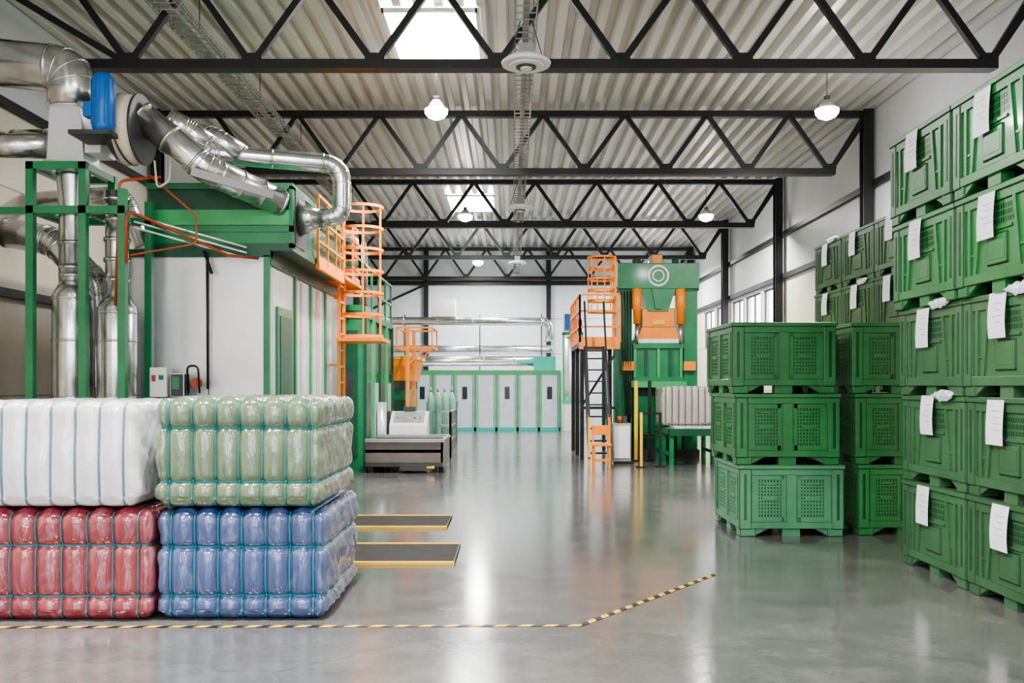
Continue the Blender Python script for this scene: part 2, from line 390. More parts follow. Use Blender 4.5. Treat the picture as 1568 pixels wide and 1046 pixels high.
# ------------------------------------------------------------ pallet crates
def crate_mesh(name, M, D, vented, label=False, film=False, seed=0, c=.595):
    b = B(name); a, h = .53, .78
    rs = random.Random(seed)
    w = .03; t = .025; zb0 = .085
    z0, z1 = zb0, h
    for sx in (-1, 1):
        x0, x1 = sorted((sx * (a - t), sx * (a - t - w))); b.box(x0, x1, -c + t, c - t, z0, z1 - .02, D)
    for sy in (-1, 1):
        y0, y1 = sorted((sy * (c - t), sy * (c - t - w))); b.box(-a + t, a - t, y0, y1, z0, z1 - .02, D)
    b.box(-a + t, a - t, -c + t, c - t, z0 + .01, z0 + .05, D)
    for sx in (-1, 1):
        x0, x1 = sorted((sx * (a + .008), sx * (a - .06))); b.box(x0, x1, -c - .008, c + .008, h - .045, h, M, .006)
    for sy in (-1, 1):
        y0, y1 = sorted((sy * (c + .008), sy * (c - .06))); b.box(-a + .05, a - .05, y0, y1, h - .045, h, M, .006)
    for sx in (-1, 1):
        for sy in (-1, 1):
            x0, x1 = sorted((sx * a, sx * (a - .13))); y0, y1 = sorted((sy * c, sy * (c - .13)))
            b.box(x0, x1, y0, y1, zb0 - .01, h - .04, M, .012)
            x0, x1 = sorted((sx * (a - .01), sx * (a - .17))); y0, y1 = sorted((sy * (c - .01), sy * (c - .17)))
            b.box(x0, x1, y0, y1, 0, zb0 + .01, M, .008)
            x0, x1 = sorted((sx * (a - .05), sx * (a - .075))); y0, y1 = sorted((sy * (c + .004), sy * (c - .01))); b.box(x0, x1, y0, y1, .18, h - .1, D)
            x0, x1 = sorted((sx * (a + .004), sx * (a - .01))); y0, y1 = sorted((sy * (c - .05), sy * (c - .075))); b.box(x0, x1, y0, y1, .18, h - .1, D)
    def fb(face, u0, u1, za, zb, d0, d1, m=M, bev=0):
        if face[0] == 'x':
            s = face[1]; x0, x1 = sorted((s * (a - t + d0), s * (a - t + d1))); b.box(x0, x1, u0, u1, za, zb, m, bev)
        else:
            s = face[1]; y0, y1 = sorted((s * (c - t + d0), s * (c - t + d1))); b.box(u0, u1, y0, y1, za, zb, m, bev)
    for face in (('x', -1), ('x', 1), ('y', -1), ('y', 1)):
        W = c if face[0] == 'x' else a
        fb(face, -W + .12, W - .12, zb0, .16, -.01, .022, bev=.005)
        fb(face, -W + .12, W - .12, .665, .74, -.01, .018, bev=.005)
        fb(face, -.09, .09, .0, zb0, -.1, -.0)
        for s in (-1, 1):
            p = [(s * (W - .17), zb0), (s * (W - .30), zb0), (s * (W - .17), .015)]
            if face[0] == 'x':
                X = face[1] * (a - .02); b.prism([(X, u, z) for u, z in p], (-face[1] * .03, 0, 0), M)
            else:
                Yy = face[1] * (c - .02); b.prism([(u, Yy, z) for u, z in p], (0, -face[1] * .03, 0), M)
        if vented:
            fb(face, -.055, .055, .15, .68, -.01, .022, bev=.006)
            for s in (-1, 1):
                fb(face, *sorted((s * (W - .12), s * (W - .20))), .15, .68, -.01, .012)
                u0, u1 = sorted((s * .09, s * (W - .19))); zc0, zc1 = .21, .62
                fb(face, u0 - .02, u1 + .02, .155, zc0, -.01, .008); fb(face, u0 - .02, u1 + .02, zc1, .67, -.01, .008)
                fb(face, *sorted((s * .05, s * .10)), .155, .67, -.01, .008)
                n = 8
                for i in range(n + 1):
                    u = u0 + (u1 - u0) * i / n; fb(face, u - .007, u + .007, zc0, zc1, -.005, .007)
                for i in range(1, 11):
                    z = zc0 + (zc1 - zc0) * i / 11; fb(face, u0, u1, z - .007, z + .007, -.005, .006)
                fb(face, u0 + .05, u1 - .05, .40, .43, -.005, .014); fb(face, u0 + .06, u1 - .06, .565, .575, 0, .014)
        else:
            fb(face, -W + .12, W - .12, .15, .68, -.01, .004)
            for s in (-1, 1):
                for (ua, ub) in ((W - .2, W - .2), (W * .40, W * .52)):
                    p = [(s * ua - .018, .67), (s * ua + .018, .67), (s * ub + .018, .15), (s * ub - .018, .15)]
                    if face[0] == 'x':
                        X = face[1] * (a - t); b.prism([(X, u, z) for u, z in p], (face[1] * .02, 0, 0), M)
                    else:
                        Yy = face[1] * (c - t); b.prism([(u, Yy, z) for u, z in p], (0, face[1] * .02, 0), M)
                fb(face, *sorted((s * W * .5, s * (W - .2))), .30, .32, 0, .014)
            for i in range(14):
                u = -W * .34 + W * .68 * i / 13
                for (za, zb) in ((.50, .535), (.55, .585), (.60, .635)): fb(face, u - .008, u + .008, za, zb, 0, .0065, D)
            fb(face, -W * .34, W * .34, .455, .475, 0, .018)
            fb(face, -W * .24, W * .24, .2, .43, 0, .016, bev=.012)
            fb(face, -W * .18, W * .18, .24, .39, .014, .018, M, bev=.001)
    if film:
        n = 18; vs = []; fs = []
        for i in range(n + 1):
            for j in range(n + 1):
                x = -a + .055 + (2 * a - .11) * i / n; y = -c + .055 + (2 * c - .11) * j / n
                e = min(i, j, n - i, n - j); cn = min(1, max(0, (min(abs(x + a), abs(x - a)) + min(abs(y + c), abs(y - c)) - .3) / .2))
                z = h - .07 + .05 * noise.noise(Vector((x * 6 + seed, y * 6, 0))) + (.06 * cn if e > 0 else 0)
                vs.append((x, y, min(z, h + .065)))
        for i in range(n):
            for j in range(n):
                q = i * (n + 1) + j; fs.append((q, q + 1, q + n + 2, q + n + 1))
        b.faces(vs, fs, FILM, True)
        if seed in (2, 4):
            u = rs.choice((-.26, -.32)); vs = []; fs = []; NU, NV = 22, 8
            for i in range(NU + 1):
                for j in range(NV + 1):
                    s_ = i / NU; v_ = j / NV; taper = math.sin(math.pi * s_) ** .5
                    y = u + .19 * (2 * s_ - 1)
                    cr = noise.noise(Vector((y * 22, v_ * 3, seed))) * .018
                    drop = .05 * taper * (1 + .6 * noise.noise(Vector((y * 11, 7, seed))))
                    if v_ < .5: x = -a + .06 - .085 * (v_ * 2); z = h + .008 + .04 * taper * math.sin(math.pi * (v_ + .15)) + cr
                    else: x = -a - .025 - .012 * math.sin((v_ - .5) * 6); z = h + .008 + .04 * taper * math.sin(math.pi * .65) * (1 - (v_ - .5) * 2) - drop * (v_ - .5) * 2 + cr
                    vs.append((x - abs(cr), y, z))
            for i in range(NU):
                for j in range(NV): q = i * (NV + 1) + j; fs.append((q, q + 1, q + NV + 2, q + NV + 1))
            b.faces(vs, fs, FILM, True)
    if label:
        ly = .10 + rs.uniform(-.06, .06); tilt = rs.uniform(-.02, .02); vs = []; n = 8; z0_ = h - rs.choice((.0, .02, .04))
        sw = .01 + .012 * rs.random()
        for i in range(n + 1):
            u = i / n; z = z0_ - .34 * u; x = -a - .012 - sw * math.sin(u * 2.4)
            for s in (-.12, .12): vs.append((x, ly + s + tilt * u, z))
        b.faces(vs, [(2 * i, 2 * i + 1, 2 * i + 3, 2 * i + 2) for i in range(n)], PAPER, True)
        for k_ in range(4):
            u = .25 + .14 * k_; z = z0_ - .34 * u; x = -a - .012 - sw * math.sin(u * 2.4) - .0015
            b.box(x - .0005, x, ly - .07, ly + .05 - .03 * (k_ % 2), z, z + .005, INK)
    return b.done((0, 0, 0), link=False)

M_V = crate_mesh('pallet_crate_vented', CR1, CR1D, True)
M_VL = crate_mesh('pallet_crate_vented_faded', CR1L, CR1LD, True)
M_S = [crate_mesh('pallet_crate_labelled', CR2, CR2D, False, True, True, s) for s in range(5)]
M_S1 = [crate_mesh('pallet_crate_labelled_bright', CR1, CR1D, False, True, True, s) for s in (11, 12)]
PITCH = .78
def crate(me, x, y, z, rot=0, sx=1.0, sy=1.0):
    o = bpy.data.objects.new('plastic_pallet_crate', me); o.location = (x, y, z); o.rotation_euler = (0, 0, rot); o.scale = (sx, sy, 1); COL.objects.link(o)
for lev in range(3):
    dx = (.03, -.01, -.05)[lev]
    crate((M_VL, M_V, M_V)[lev], 2.44 + .585 + dx, 9.96 + .64 + .02 * lev, lev * PITCH, .008 * (lev - 1), 1.08, 1.06)
    crate(M_V, 3.80 + .535 - .03 * lev, 10.0 + .64, lev * PITCH, -.008 * lev)
for ci, yc in enumerate((7.94, 6.73, 5.52)):
    for lev in range(5):
        off = (0, .0, -.03, -.09, -.12)[lev]
        ms = M_S1 if lev >= 3 else M_S
        crate(ms[(ci * 3 + lev * 2) % len(ms)], 3.64 + .535 + off, yc, lev * PITCH, random.uniform(-.006, .006))
for ci, yc in enumerate((14.4, 13.17, 11.94)):
    for lev in range(5):
        crate(M_S[(ci + lev) % 5], 4.96 + .535, yc, lev * PITCH + 0, random.uniform(-.006, .006))

# ------------------------------------------------------------ bales
STRAP = mat('teal_strap', (0.015, 0.20, 0.23), 0.4, var=0.1)
def bale(name, cx, cy, z0, w, d, h, col, haze, lobes, zs, seed, side_haze=.35, strap=STRAP, blob=.04):
    r = .075; hx, hy, hz = w / 2, d / 2, h / 2
    xs = [(-hx + w * (k + .5) / lobes) for k in range(lobes)]
    cells = w / lobes
    def f(p, extra=0.0):
        p = Vector(p)
        inn = Vector((max(-hx + r, min(hx - r, p.x)), max(-hy + r, min(hy - r, p.y)), max(-hz + r, min(hz - r, p.z))))
        n = (p - inn); n = n.normalized() if n.length > 1e-6 else Vector((0, 0, 1))
        q = inn + n * r
        yz = math.sqrt(n.y ** 2 + n.z ** 2); xy = math.sqrt(n.x ** 2 + n.y ** 2)
        u = (p.x + hx) / cells - .5
        lobe = abs(math.sin(math.pi * u)) ** .62
        dsp = yz * (blob * 1.25 * (lobe - .75))
        for zz in zs:
            zr = -hz + h * zz
            dsp -= .024 * math.exp(-((p.z - zr) / .018) ** 2) * xy
        zz_ = [0] + list(zs) + [1]
        for k in range(len(zz_) - 1):
            a0, a1 = -hz + h * zz_[k], -hz + h * zz_[k + 1]
            if a0 <= p.z <= a1:
                dsp += .015 * math.sin(math.pi * (p.z - a0) / (a1 - a0)) ** .7 * xy
        dsp += .016 * noise.noise(q * 2.2 + Vector((seed, 0, 0))) * (.3 if n.z > .5 else 1) + (.004 * noise.noise(Vector((q.x * 14, q.y * 8, q.z * 5 + seed))))
        dsp += abs(n.x) * (.018 * noise.noise(Vector((0, q.y * 8 + q.z * 7, seed + q.z * 2))) + .01 * noise.noise(Vector((3, q.y * 20, seed + q.z * 12))))
        if n.z < -.2: dsp = min(dsp, .0) * .3
        return q + n * (dsp + extra), n
    bm = bmesh.new(); NX, NY, NZ = lobes * 16, 56, 52
    for ax, s, (na, nb) in ((0, -1, (NY, NZ)), (0, 1, (NY, NZ)), (1, -1, (NX, NZ)), (1, 1, (NX, NZ)), (2, -1, (NX, NY)), (2, 1, (NX, NY))):
        H = (hx, hy, hz); o = [i for i in range(3) if i != ax]; g = []
        for i in range(na + 1):
            row = []
            for j in range(nb + 1):
                p = [0, 0, 0]; p[ax] = s * H[ax]; p[o[0]] = -H[o[0]] + 2 * H[o[0]] * i / na; p[o[1]] = -H[o[1]] + 2 * H[o[1]] * j / nb
                row.append(bm.verts.new(f(p)[0]))
            g.append(row)
        for i in range(na):
            for j in range(nb):
                fc = bm.faces.new((g[i][j], g[i + 1][j], g[i + 1][j + 1], g[i][j + 1])); fc.smooth = True
                fc.material_index = 1 if ax == 0 else 0
    bmesh.ops.remove_doubles(bm, verts=bm.verts, dist=.0012)
    bmesh.ops.recalc_face_normals(bm, faces=bm.faces)
    def ribbon(loop, axis):
        rings = []
        for p in loop:
            row = []
            for s in (-.006, .006):
                q = Vector(p); q[axis] += s; row.append(bm.verts.new(f(q, .006)[0]))
            rings.append(row)
        for i in range(len(rings)):
            a_, b_ = rings[i], rings[(i + 1) % len(rings)]
            fc = bm.faces.new((a_[0], a_[1], b_[1], b_[0])); fc.material_index = 2
    def perim(A, Bb, K):
        out = []
        for i in range(K): out.append((-A + 2 * A * i / K, -Bb))
        for i in range(K): out.append((A, -Bb + 2 * Bb * i / K))
        for i in range(K): out.append((A - 2 * A * i / K, Bb))
        for i in range(K): out.append((-A, Bb - 2 * Bb * i / K))
        return out
    for x in xs: ribbon([(x, p[0], p[1]) for p in perim(hy, hz, 52)], 0)
    for zz in zs: ribbon([(p[0], p[1], -hz + h * zz) for p in perim(hx, hy, 140)], 2)
    zmin = min(v.co.z for v in bm.verts)
    bmesh.ops.translate(bm, verts=bm.verts, vec=(0, 0, -zmin))
    me = bpy.data.meshes.new(name); bm.to_mesh(me); bm.free()
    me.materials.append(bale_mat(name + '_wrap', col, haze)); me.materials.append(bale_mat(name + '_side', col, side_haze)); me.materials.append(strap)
    o = bpy.data.objects.new(name, me); o.location = (cx, cy, z0); COL.objects.link(o); return o
STRAPB = mat('grey_blue_strap', (0.10, 0.21, 0.29), 0.4, var=0.1)
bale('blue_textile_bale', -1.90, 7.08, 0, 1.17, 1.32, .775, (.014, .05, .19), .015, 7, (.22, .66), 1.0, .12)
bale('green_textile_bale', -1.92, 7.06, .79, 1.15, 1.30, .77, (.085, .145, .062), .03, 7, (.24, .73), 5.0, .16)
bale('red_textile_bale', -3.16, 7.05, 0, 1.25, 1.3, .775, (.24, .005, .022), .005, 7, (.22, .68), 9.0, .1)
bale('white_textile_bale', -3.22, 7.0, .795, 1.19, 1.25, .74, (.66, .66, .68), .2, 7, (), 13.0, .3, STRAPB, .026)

# ------------------------------------------------------------ floor tape, floor plates
b = B('hazard_floor_tape')
pts = [(-6.0, 6.2), (.47, 6.28), (1.75, 7.95)]; w = .05
BLK = mat('tape_black', (.01, .01, .01), .5, var=.1); YEL = mat('tape_yellow', (.75, .45, .02), .55, var=.1, spec=.2)
for i in range(2):
    p, q = Vector((*pts[i], 0)), Vector((*pts[i + 1], 0)); d = (q - p); L = d.length; d /= L; n = Vector((-d.y, d.x, 0)); s = 0; k = 0
    while s < L:
        e = min(L, s + .085)
        vs = [p + d * s - n * w / 2, p + d * e - n * w / 2, p + d * (e + .04) + n * w / 2, p + d * (s + .04) + n * w / 2]
        b.faces([v + Vector((0, 0, .003)) for v in vs], [(0, 1, 2, 3)], (BLK, YEL)[k % 2]); s = e; k += 1
b.done()
RUB = mat('dark_ribbed_plate', (.025, .023, .020), .7, 0, var=.2, vscale=6, bump=.3, bscale=60, spec=.2)
for (x0, x1, y0, y1) in ((-2.1, -.75, 10.55, 11.45), (-1.9, -.53, 8.42, 9.42)):
    b = B('floor_scale_plate'); b.box(x0, x1, y0, y1, .001, .02, RUB)
    for yy in (y0, y1): b.box(x0, x1, yy - .03, yy + .03, .001, .026, YELLOW)
    b.box(x1 - .012, x1 + .0, y0, y1, .001, .024, DARK); b.done()

# ------------------------------------------------------------ left: extraction unit
b = B('dust_extraction_unit')
Y = 11.0
for x, zt in ((-5.76, 4.32), (-5.13, 4.32), (-4.66, 4.0)):
    for yy in (Y - .05, Y + .75):
        b.beam((x, yy, 0), (x, yy, zt), .09, .09, GREEN)
for z in (4.28, 3.75, 1.2):
    for yy in (Y - .05, Y + .75): b.beam((-5.8, yy, z), (-5.08 if z > 4 else -4.62, yy, z), .09, .09, GREEN)
    for x in (-5.76, -5.13): b.beam((x, Y - .05, z), (x, Y + .75, z), .08, .08, GREEN)
b.beam((-6.3, Y - .05, 3.74), (-5.76, Y - .05, 3.74), .08, .08, GREEN)
x, y = -5.42, 11.3
b.tube([(x, y, 0), (x, y, 2.75), (x, y, 2.92)], [.245, .245, .16], STEEL, 32)
b.tube([(x, y, 2.88), (x, y, 3.85), (x, y, 4.22), (x, y, 4.3)], [.155, .155, .2, .2], STEEL, 28)
for z in (.6, 1.5, 2.2, 2.72): b.cyl((x, y, z - .015), (x, y, z + .015), .253, STEEL, seg=32)
for z in (3.0, 3.1, 3.4, 3.82): b.cyl((x, y, z - .02), (x, y, z + .02), .17, STEEL, seg=28)
x, y = -4.9, 11.35
b.tube([(x, y, 0), (x, y, 2.6), (x, y, 2.78)], [.235, .235, .14], STEEL, 32)
b.tube([(x, y, 2.7), (x, y, 4.05)], .14, STEEL, 28)
for z in (.6, 1.5, 2.2, 2.55): b.cyl((x, y, z - .015), (x, y, z + .015), .243, STEEL, seg=32)
for z in (2.95, 3.2, 3.45, 3.7, 3.95): b.cyl((x, y, z - .025), (x, y, z + .025), .16, STEEL, seg=28)
b.prism([(-5.6, 11.0, 4.34), (-5.15, 11.0, 4.34), (-5.2, 11.0, 5.05), (-5.56, 11.0, 5.05)], (0, .42, 0), PANEL)
b.box(-5.63, -5.12, 10.97, 11.45, 4.3, 4.36, STEEL); b.box(-5.6, -5.16, 10.97, 11.45, 5.0, 5.05, STEEL)
b.box(-5.14, -4.95, 11.0, 11.4, 4.45, 4.72, WHITE)
b.duct([(-5.38, 11.2, 5.02), (-5.38, 11.2, 5.5), (-7.0, 11.2, 5.68)], .285, fr=.6, seam=.5)
b.duct([(-5.6, 11.3, 4.6), (-7.0, 11.3, 4.62)], .15)
b.cyl((-4.70, 11.1, 4.75), (-4.50, 11.1, 4.75), .43, CREAM, .40, 32)
b.cyl((-4.50, 11.1, 4.75), (-4.47, 11.1, 4.75), .42, DARK, seg=32); b.cyl((-4.84, 11.1, 4.72), (-4.70, 11.1, 4.75), .36, DARK, .44, 32)
mx_, my_ = -4.74, 10.60
b.tube([(mx_, my_, 4.58), (mx_, my_, 4.64), (mx_, my_, 5.2), (mx_, my_, 5.26)], [.1, .125, .125, .08], BLUE, 20)
for i in range(12):
    an = i * math.pi / 6; b.beam((mx_ + .125 * math.cos(an), my_ + .125 * math.sin(an), 4.66), (mx_ + .125 * math.cos(an), my_ + .125 * math.sin(an), 5.18), .014, .014, BLUE)
b.box(mx_ - .2, mx_ - .1, my_ - .08, my_ + .06, 4.75, 4.92, BLUE); b.box(-5.1, -4.62, 10.5, 11.0, 4.54, 4.59, DARK)
b.duct([(-4.5, 11.1, 4.92), (-3.75, 11.25, 4.3), (-3.05, 12.0, 4.06)], .18, fr=.4, seam=.3)
b.beam((-3.85, 10.98, 4.22), (-2.95, 11.3, 4.0), .03, .10, GREY)
# separate thin pipework, merged into this object
b.tube(fillet([(-4.6, 10.9, 3.1), (-4.6, 10.9, 3.75), (-3.6, 11.6, 3.3), (-3.3, 11.9, 3.3)], .1), .018, REDB, 8)
b.tube(fillet([(-4.55, 10.9, 3.2), (-3.9, 11.3, 3.4), (-3.9, 11.3, 3.75), (-4.4, 11.1, 4.2)], .1), .012, REDB, 8)
b.tube(fillet([(-4.75, 10.95, 2.6), (-4.7, 10.95, 4.1), (-4.3, 11.2, 4.2)], .1), .018, REDB, 8)
for i in range(3): b.beam((-4.55, 11.0, 3.55 + .07 * i), (-3.45, 11.88, 3.3 + .07 * i), .02, .02, STEEL)
b.tube(fillet([(-4.3, 11.0, 4.35), (-4.25, 10.95, 4.0), (-4.1, 10.95, 4.1), (-4.15, 11.1, 4.4)], .1), .012, CREAM, 8)
b.tube([(-3.97, 11.9, 3.3), (-3.97, 11.93, 1.6)], .014, BLACK, 6)
b.tube([(-4.0, 11.88, 3.4), (-3.9, 11.88, 3.1)], .02, BLACK, 6)
b.done()
b = B('ventilation_duct')
b.duct([(-4.35, 11.55, 5.0), (-3.9, 11.9, 4.66), (-2.3, 12.35, 4.63), (-2.3, 12.35, 3.93), (-2.62, 12.35, 3.9)], .125, fr=.26, seam=.55)
b.tube([(-2.6, 12.35, 3.9), (-2.68, 12.35, 3.9), (-2.85, 12.35, 3.9)], [.13, .15, .24], STEEL, 24)
b.duct([(-3.9, 11.75, 4.72), (-4.15, 11.7, 4.9), (-4.35, 11.55, 5.0)], .16, seam=.2)
b.duct([(-3.55, 11.99, 4.66), (-3.85, 11.9, 4.85), (-4.4, 12.2, 5.05), (-5.4, 12.6, 5.05), (-7.0, 12.9, 5.1)], .15, fr=.3, seam=.4)
b.done()
b = B('exhaust_duct')
b.duct([(-6.95, 12.6, 3.75), (-6.2, 12.4, 3.6), (-5.6, 12.3, 3.0), (-5.45, 12.3, 1.0), (-5.45, 12.3, 0)], .2, fr=.4, seam=.6)
b.duct([(-7.0, 13.4, 4.35), (-5.6, 13.2, 4.4), (-5.3, 13.2, 3.6), (-5.3, 13.2, 0)], .13, fr=.3, seam=.6); b.done()

# ------------------------------------------------------------ left: machine cabin
b = B('processing_machine_cabin')
x0, x1, y0, y1, H = -5.04, -3.2, 12.0, 17.0, 3.35
b.box(x0, x1, y0, y1, 0, H, PANEL)
for xx in (x0 + .0, -3.98): b.box(xx - .006, xx + .006, y0 - .006, y0, 0, H, DARK)
b.box(x1 - .05, x1 + .03, y0 - .05, y0 + .03, 0, H, GREEN)
b.box(x0 - .03, x1 + .04, y0 - .05, y0 + .1, H - .02, H + .08, DGREEN)
for i, yy in enumerate((13.45, 14.5, 15.6, 16.95)): b.box(x1 - .02, x1 + .03, yy - .05, yy + .05, 0, H, LGREEN if i == 1 else GREEN)
b.box(x1 - .02, x1 + .04, y0, y1, H - .12, H + .06, DGREEN); b.box(x1, x1 + .03, y0, y1, 0, .15, DGREEN)
b.box(x1, x1 + .03, 12.4, 13.25, .15, 2.72, GREEN); b.box(x1 + .02, x1 + .04, 12.5, 13.15, .25, 2.6, DGREEN); b.box(x1 + .03, x1 + .06, 12.55, 12.62, 1.2, 1.5, STEEL)
for yy in (12.2, 13.85, 14.2, 14.95, 15.3, 16.2): b.box(x1, x1 + .012, yy - .012, yy + .012, .15, 3.2, CREAM if yy in (13.85, 14.95) else STEEL)
X0, X1 = -4.76, -2.9
b.box(X0, X1, 12.02, 15.4, H + .08, 4.26, DGREEN)
b.box(X0 - .02, X1 + .02, 11.98, 12.02, 3.75, 3.95, LGREEN); b.box(X0 - .03, X1 + .03, 11.97, 12.03, 3.66, 3.74, GREEN)
b.box(X0 - .02, X1 + .02, 11.99, 12.02, 3.5, 3.66, GREEN)
b.box(X0 - .03, X1 + .03, 11.97, 15.42, 4.22, 4.3, GREEN); b.box(X0 - .03, X1 + .03, 11.97, 15.42, H + .06, H + .16, DGREEN)
b.box(X1 - .02, X1 + .03, 11.97, 12.1, H + .1, 4.26, GREEN)
b.box(X1, X1 + .04, 12.1, 12.65, 3.5, 4.25, DARK)
b.done()
b = B('control_box')
b.box(-4.60, -4.38, 11.60, 11.82, 1.5, 1.88, WHITE, .01); b.box(-4.57, -4.52, 11.59, 11.61, 1.7, 1.78, REDB); b.box(-4.48, -4.42, 11.59, 11.61, 1.72, 1.78, GREEN)
b.box(-4.34, -4.16, 11.6, 11.8, 1.5, 1.80, DARK, .01); b.box(-4.31, -4.22, 11.59, 11.61, 1.6, 1.76, GREEN)
b.cyl((-4.04, 11.7, 1.68), (-4.04, 11.74, 1.68), .07, REDB); b.tube(fillet([(-4.14, 11.7, 1.55), (-4.14, 11.65, 1.9), (-4.0, 11.65, 1.9), (-3.98, 11.65, 1.55)], .1), .014, BLACK, 8)
b.box(-4.62, -3.9, 11.58, 11.85, 1.44, 1.5, DARK)
for x in (-4.57, -3.95): b.box(x - .03, x + .03, 11.63, 11.7, 0, 1.46, DARK); b.box(x - .03, x + .03, 11.78, 11.84, 0, 1.46, DARK)
b.done()

def cage(b, cx, cy, za, zb, r, m, open_dir, nh=7):
    base = math.atan2(open_dir[1], open_dir[0])
    for i in range(nh):
        z = za + (zb - za) * i / (nh - 1); pts = []
        for k in range(17):
            an = base + .45 + (2 * math.pi - .9) * k / 16; pts.append((cx + r * math.cos(an), cy + r * math.sin(an), z))
        for p, q in zip(pts, pts[1:]): b.beam(p, q, .012, .045, m)
    for k in range(1, 16, 3):
        an = base + .45 + (2 * math.pi - .9) * k / 16
        p = (cx + (r - .01) * math.cos(an), cy + (r - .01) * math.sin(an)); b.beam((*p, za), (*p, zb), .025, .014, m)
b = B('orange_cage_ladder')
lx = -2.98
for yy in (15.75, 16.2): b.beam((lx, yy, 0), (lx, yy, 4.75), .05, .05, ORANGE)
z = .3
while z < 4.6: b.beam((lx, 15.75, z), (lx, 16.2, z), .03, .03, ORANGE); z += .28
cage(b, -2.62, 15.98, 2.5, 4.75, .37, ORANGE, (-1, 0), 7)
b.box(-3.0, -2.2, 15.5, 16.45, 2.4, 2.46, ORANGE)
for z in (.8, 2.0, 3.2):
    for yy in (15.75, 16.2): b.beam((lx, yy, z), (-3.14, yy, z), .04, .04, ORANGE)
b.done()
b = B('orange_roof_railing')
b.box(-3.3, -2.8, 15.45, 17.2, 3.44, 3.5, ORANGE)
b.rail([(-3.3, 15.5, 3.5), (-2.86, 15.5, 3.5)], 1.0, ORANGE, step=.25, mids=(.25, .5, .75), r=.018); b.rail([(-2.86, 16.45, 3.5), (-2.86, 17.2, 3.5), (-3.3, 17.2, 3.5)], 1.0, ORANGE, mids=(.25, .5, .75), r=.018)
b.rail([(-2.84, 13.4, 3.44), (-2.84, 15.4, 3.44)], 1.0, ORANGE, step=.65, mids=(.33, .66), r=.016)
b.box(-2.88, -2.82, 13.4, 15.4, 3.36, 3.44, ORANGE)
b.done()
b = B('green_process_machine')
x0, x1, y0, y1, H = -4.4, -2.85, 17.5, 21.5, 3.0
b.box(x0, x1, y0, y1, 0, H, GREEN)
b.box(x0 - .03, x1 + .04, y0 - .03, y1 + .03, H - .05, H + .08, DGREEN)
for i in range(5):
    yy = y0 + .06 + i * (y1 - y0 - .12) / 4; b.box(x1, x1 + .07, yy - .06, yy + .06, 0, H, LGREEN if i % 2 else DGREEN)
for i in range(4):
    yy = y0 + .2 + i; b.box(x1, x1 + .04, yy, yy + .55, .5, 1.7, PANEL if i % 2 else DARK); b.box(x1, x1 + .04, yy, yy + .55, 1.9, 2.7, DGREEN)
b.box(x0 + .95, x1 - .1, y0 - .04, y0, .3, 2.7, DGREEN); b.box(x0 + 1.0, x1 - .2, y0 - .07, y0 - .02, 1.2, 1.9, DARK)
b.box(-2.8, -2.6, 19.3, 19.6, 0, 1.1, DARK); b.cyl((-2.7, 18.95, 0), (-2.7, 18.95, 1.3), .1, PANEL)
b.rail([(x0 + .2, y0 + .1, H + .08), (x1, y0 + .1, H + .08), (x1, y1, H + .08)], .9, GREEN)
b.duct([(-3.05, 18.4, 3.05), (-3.05, 18.4, 4.6), (-4.2, 18.4, 4.7)], .15, fr=.35, seam=.4)
b.done()
b = B('orange_hopper_machine')
b.box(-3.1, -2.5, 22.2, 24.2, 0, 1.55, GREEN); b.box(-3.05, -2.55, 22.16, 22.22, .2, 1.3, DGREEN)
b.prism([(-3.15, 22.15, 1.75), (-2.45, 22.15, 1.75), (-2.35, 22.15, 2.3), (-3.25, 22.15, 2.3)], (0, 2.05, 0), ORANGE)
b.box(-3.3, -2.3, 22.12, 24.25, 2.28, 2.36, YELLOW); b.box(-3.1, -2.5, 22.15, 24.2, 1.55, 1.76, DARK)
b.done()
b = B('orange_gantry_frame')
for yy in (20.6, 21.9):
    b.beam((-2.35, yy, 0), (-2.35, yy, 2.95), .08, .08, ORANGE); b.box(-2.5, -2.2, yy - .15, yy + .15, 0, .04, ORANGE)
    b.beam((-2.6, yy, 2.5), (-1.8, yy, 2.5), .05, .05, ORANGE); b.beam((-2.35, yy, 2.1), (-1.95, yy, 2.5), .035, .035, ORANGE)
    b.beam((-2.6, yy, 2.95), (-1.8, yy, 2.95), .04, .04, ORANGE)
for x in (-2.6, -1.8):
    b.beam((x, 20.6, 2.5), (x, 21.9, 2.5), .05, .05, ORANGE); b.beam((x, 20.6, 2.95), (x, 21.9, 2.95), .035, .035, ORANGE)
    for yy in (20.6, 21.9): b.beam((x, yy, 2.5), (x, yy, 2.95), .035, .035, ORANGE)
b.done()
b = B('control_console')
b.prism([(-2.55, 19.0, 0), (-2.55, 19.6, 0), (-2.55, 19.6, 1.08), (-2.55, 19.45, 1.1), (-2.55, 19.0, .82)], (.78, 0, 0), WHITE)
b.prism([(-2.48, 19.08, .875), (-2.48, 19.4, 1.075), (-2.48, 19.4, 1.09), (-2.48, 19.08, .89)], (.64, 0, 0), GREY)
for i in range(5): b.cyl((-2.4 + .12 * i, 19.2, .94), (-2.4 + .12 * i, 19.2, .985), .02, (REDB, LGREEN, YELLOW, DARK, BLUE)[i], seg=10)
b.box(-2.3, -2.05, 19.42, 19.5, 1.1, 1.2, DARK)
b.done()
b = B('conveyor_trough')
TR = mat('taupe_steel', (.18, .16, .14), .4, .3, var=.1)
x0, x1, y0, y1 = -2.76, -1.3, 17.2, 18.75
b.box(x0, x1, y0, y0 + .05, .12, .62, TR); b.box(x0, x1, y1 - .05, y1, .12, .62, TR); b.box(x0, x1, y0, y1, .38, .44, DARK)
b.box(x0, x1 + .04, y0 - .05, y0 + .08, .58, .64, GREY); b.box(x0, x1 + .04, y1 - .08, y1 + .05, .58, .64, GREY); b.box(x1 - .04, x1 + .02, y0, y1, .12, .62, TR)
b.box(x0, x1, y0 - .03, y0, .12, .2, DARK)
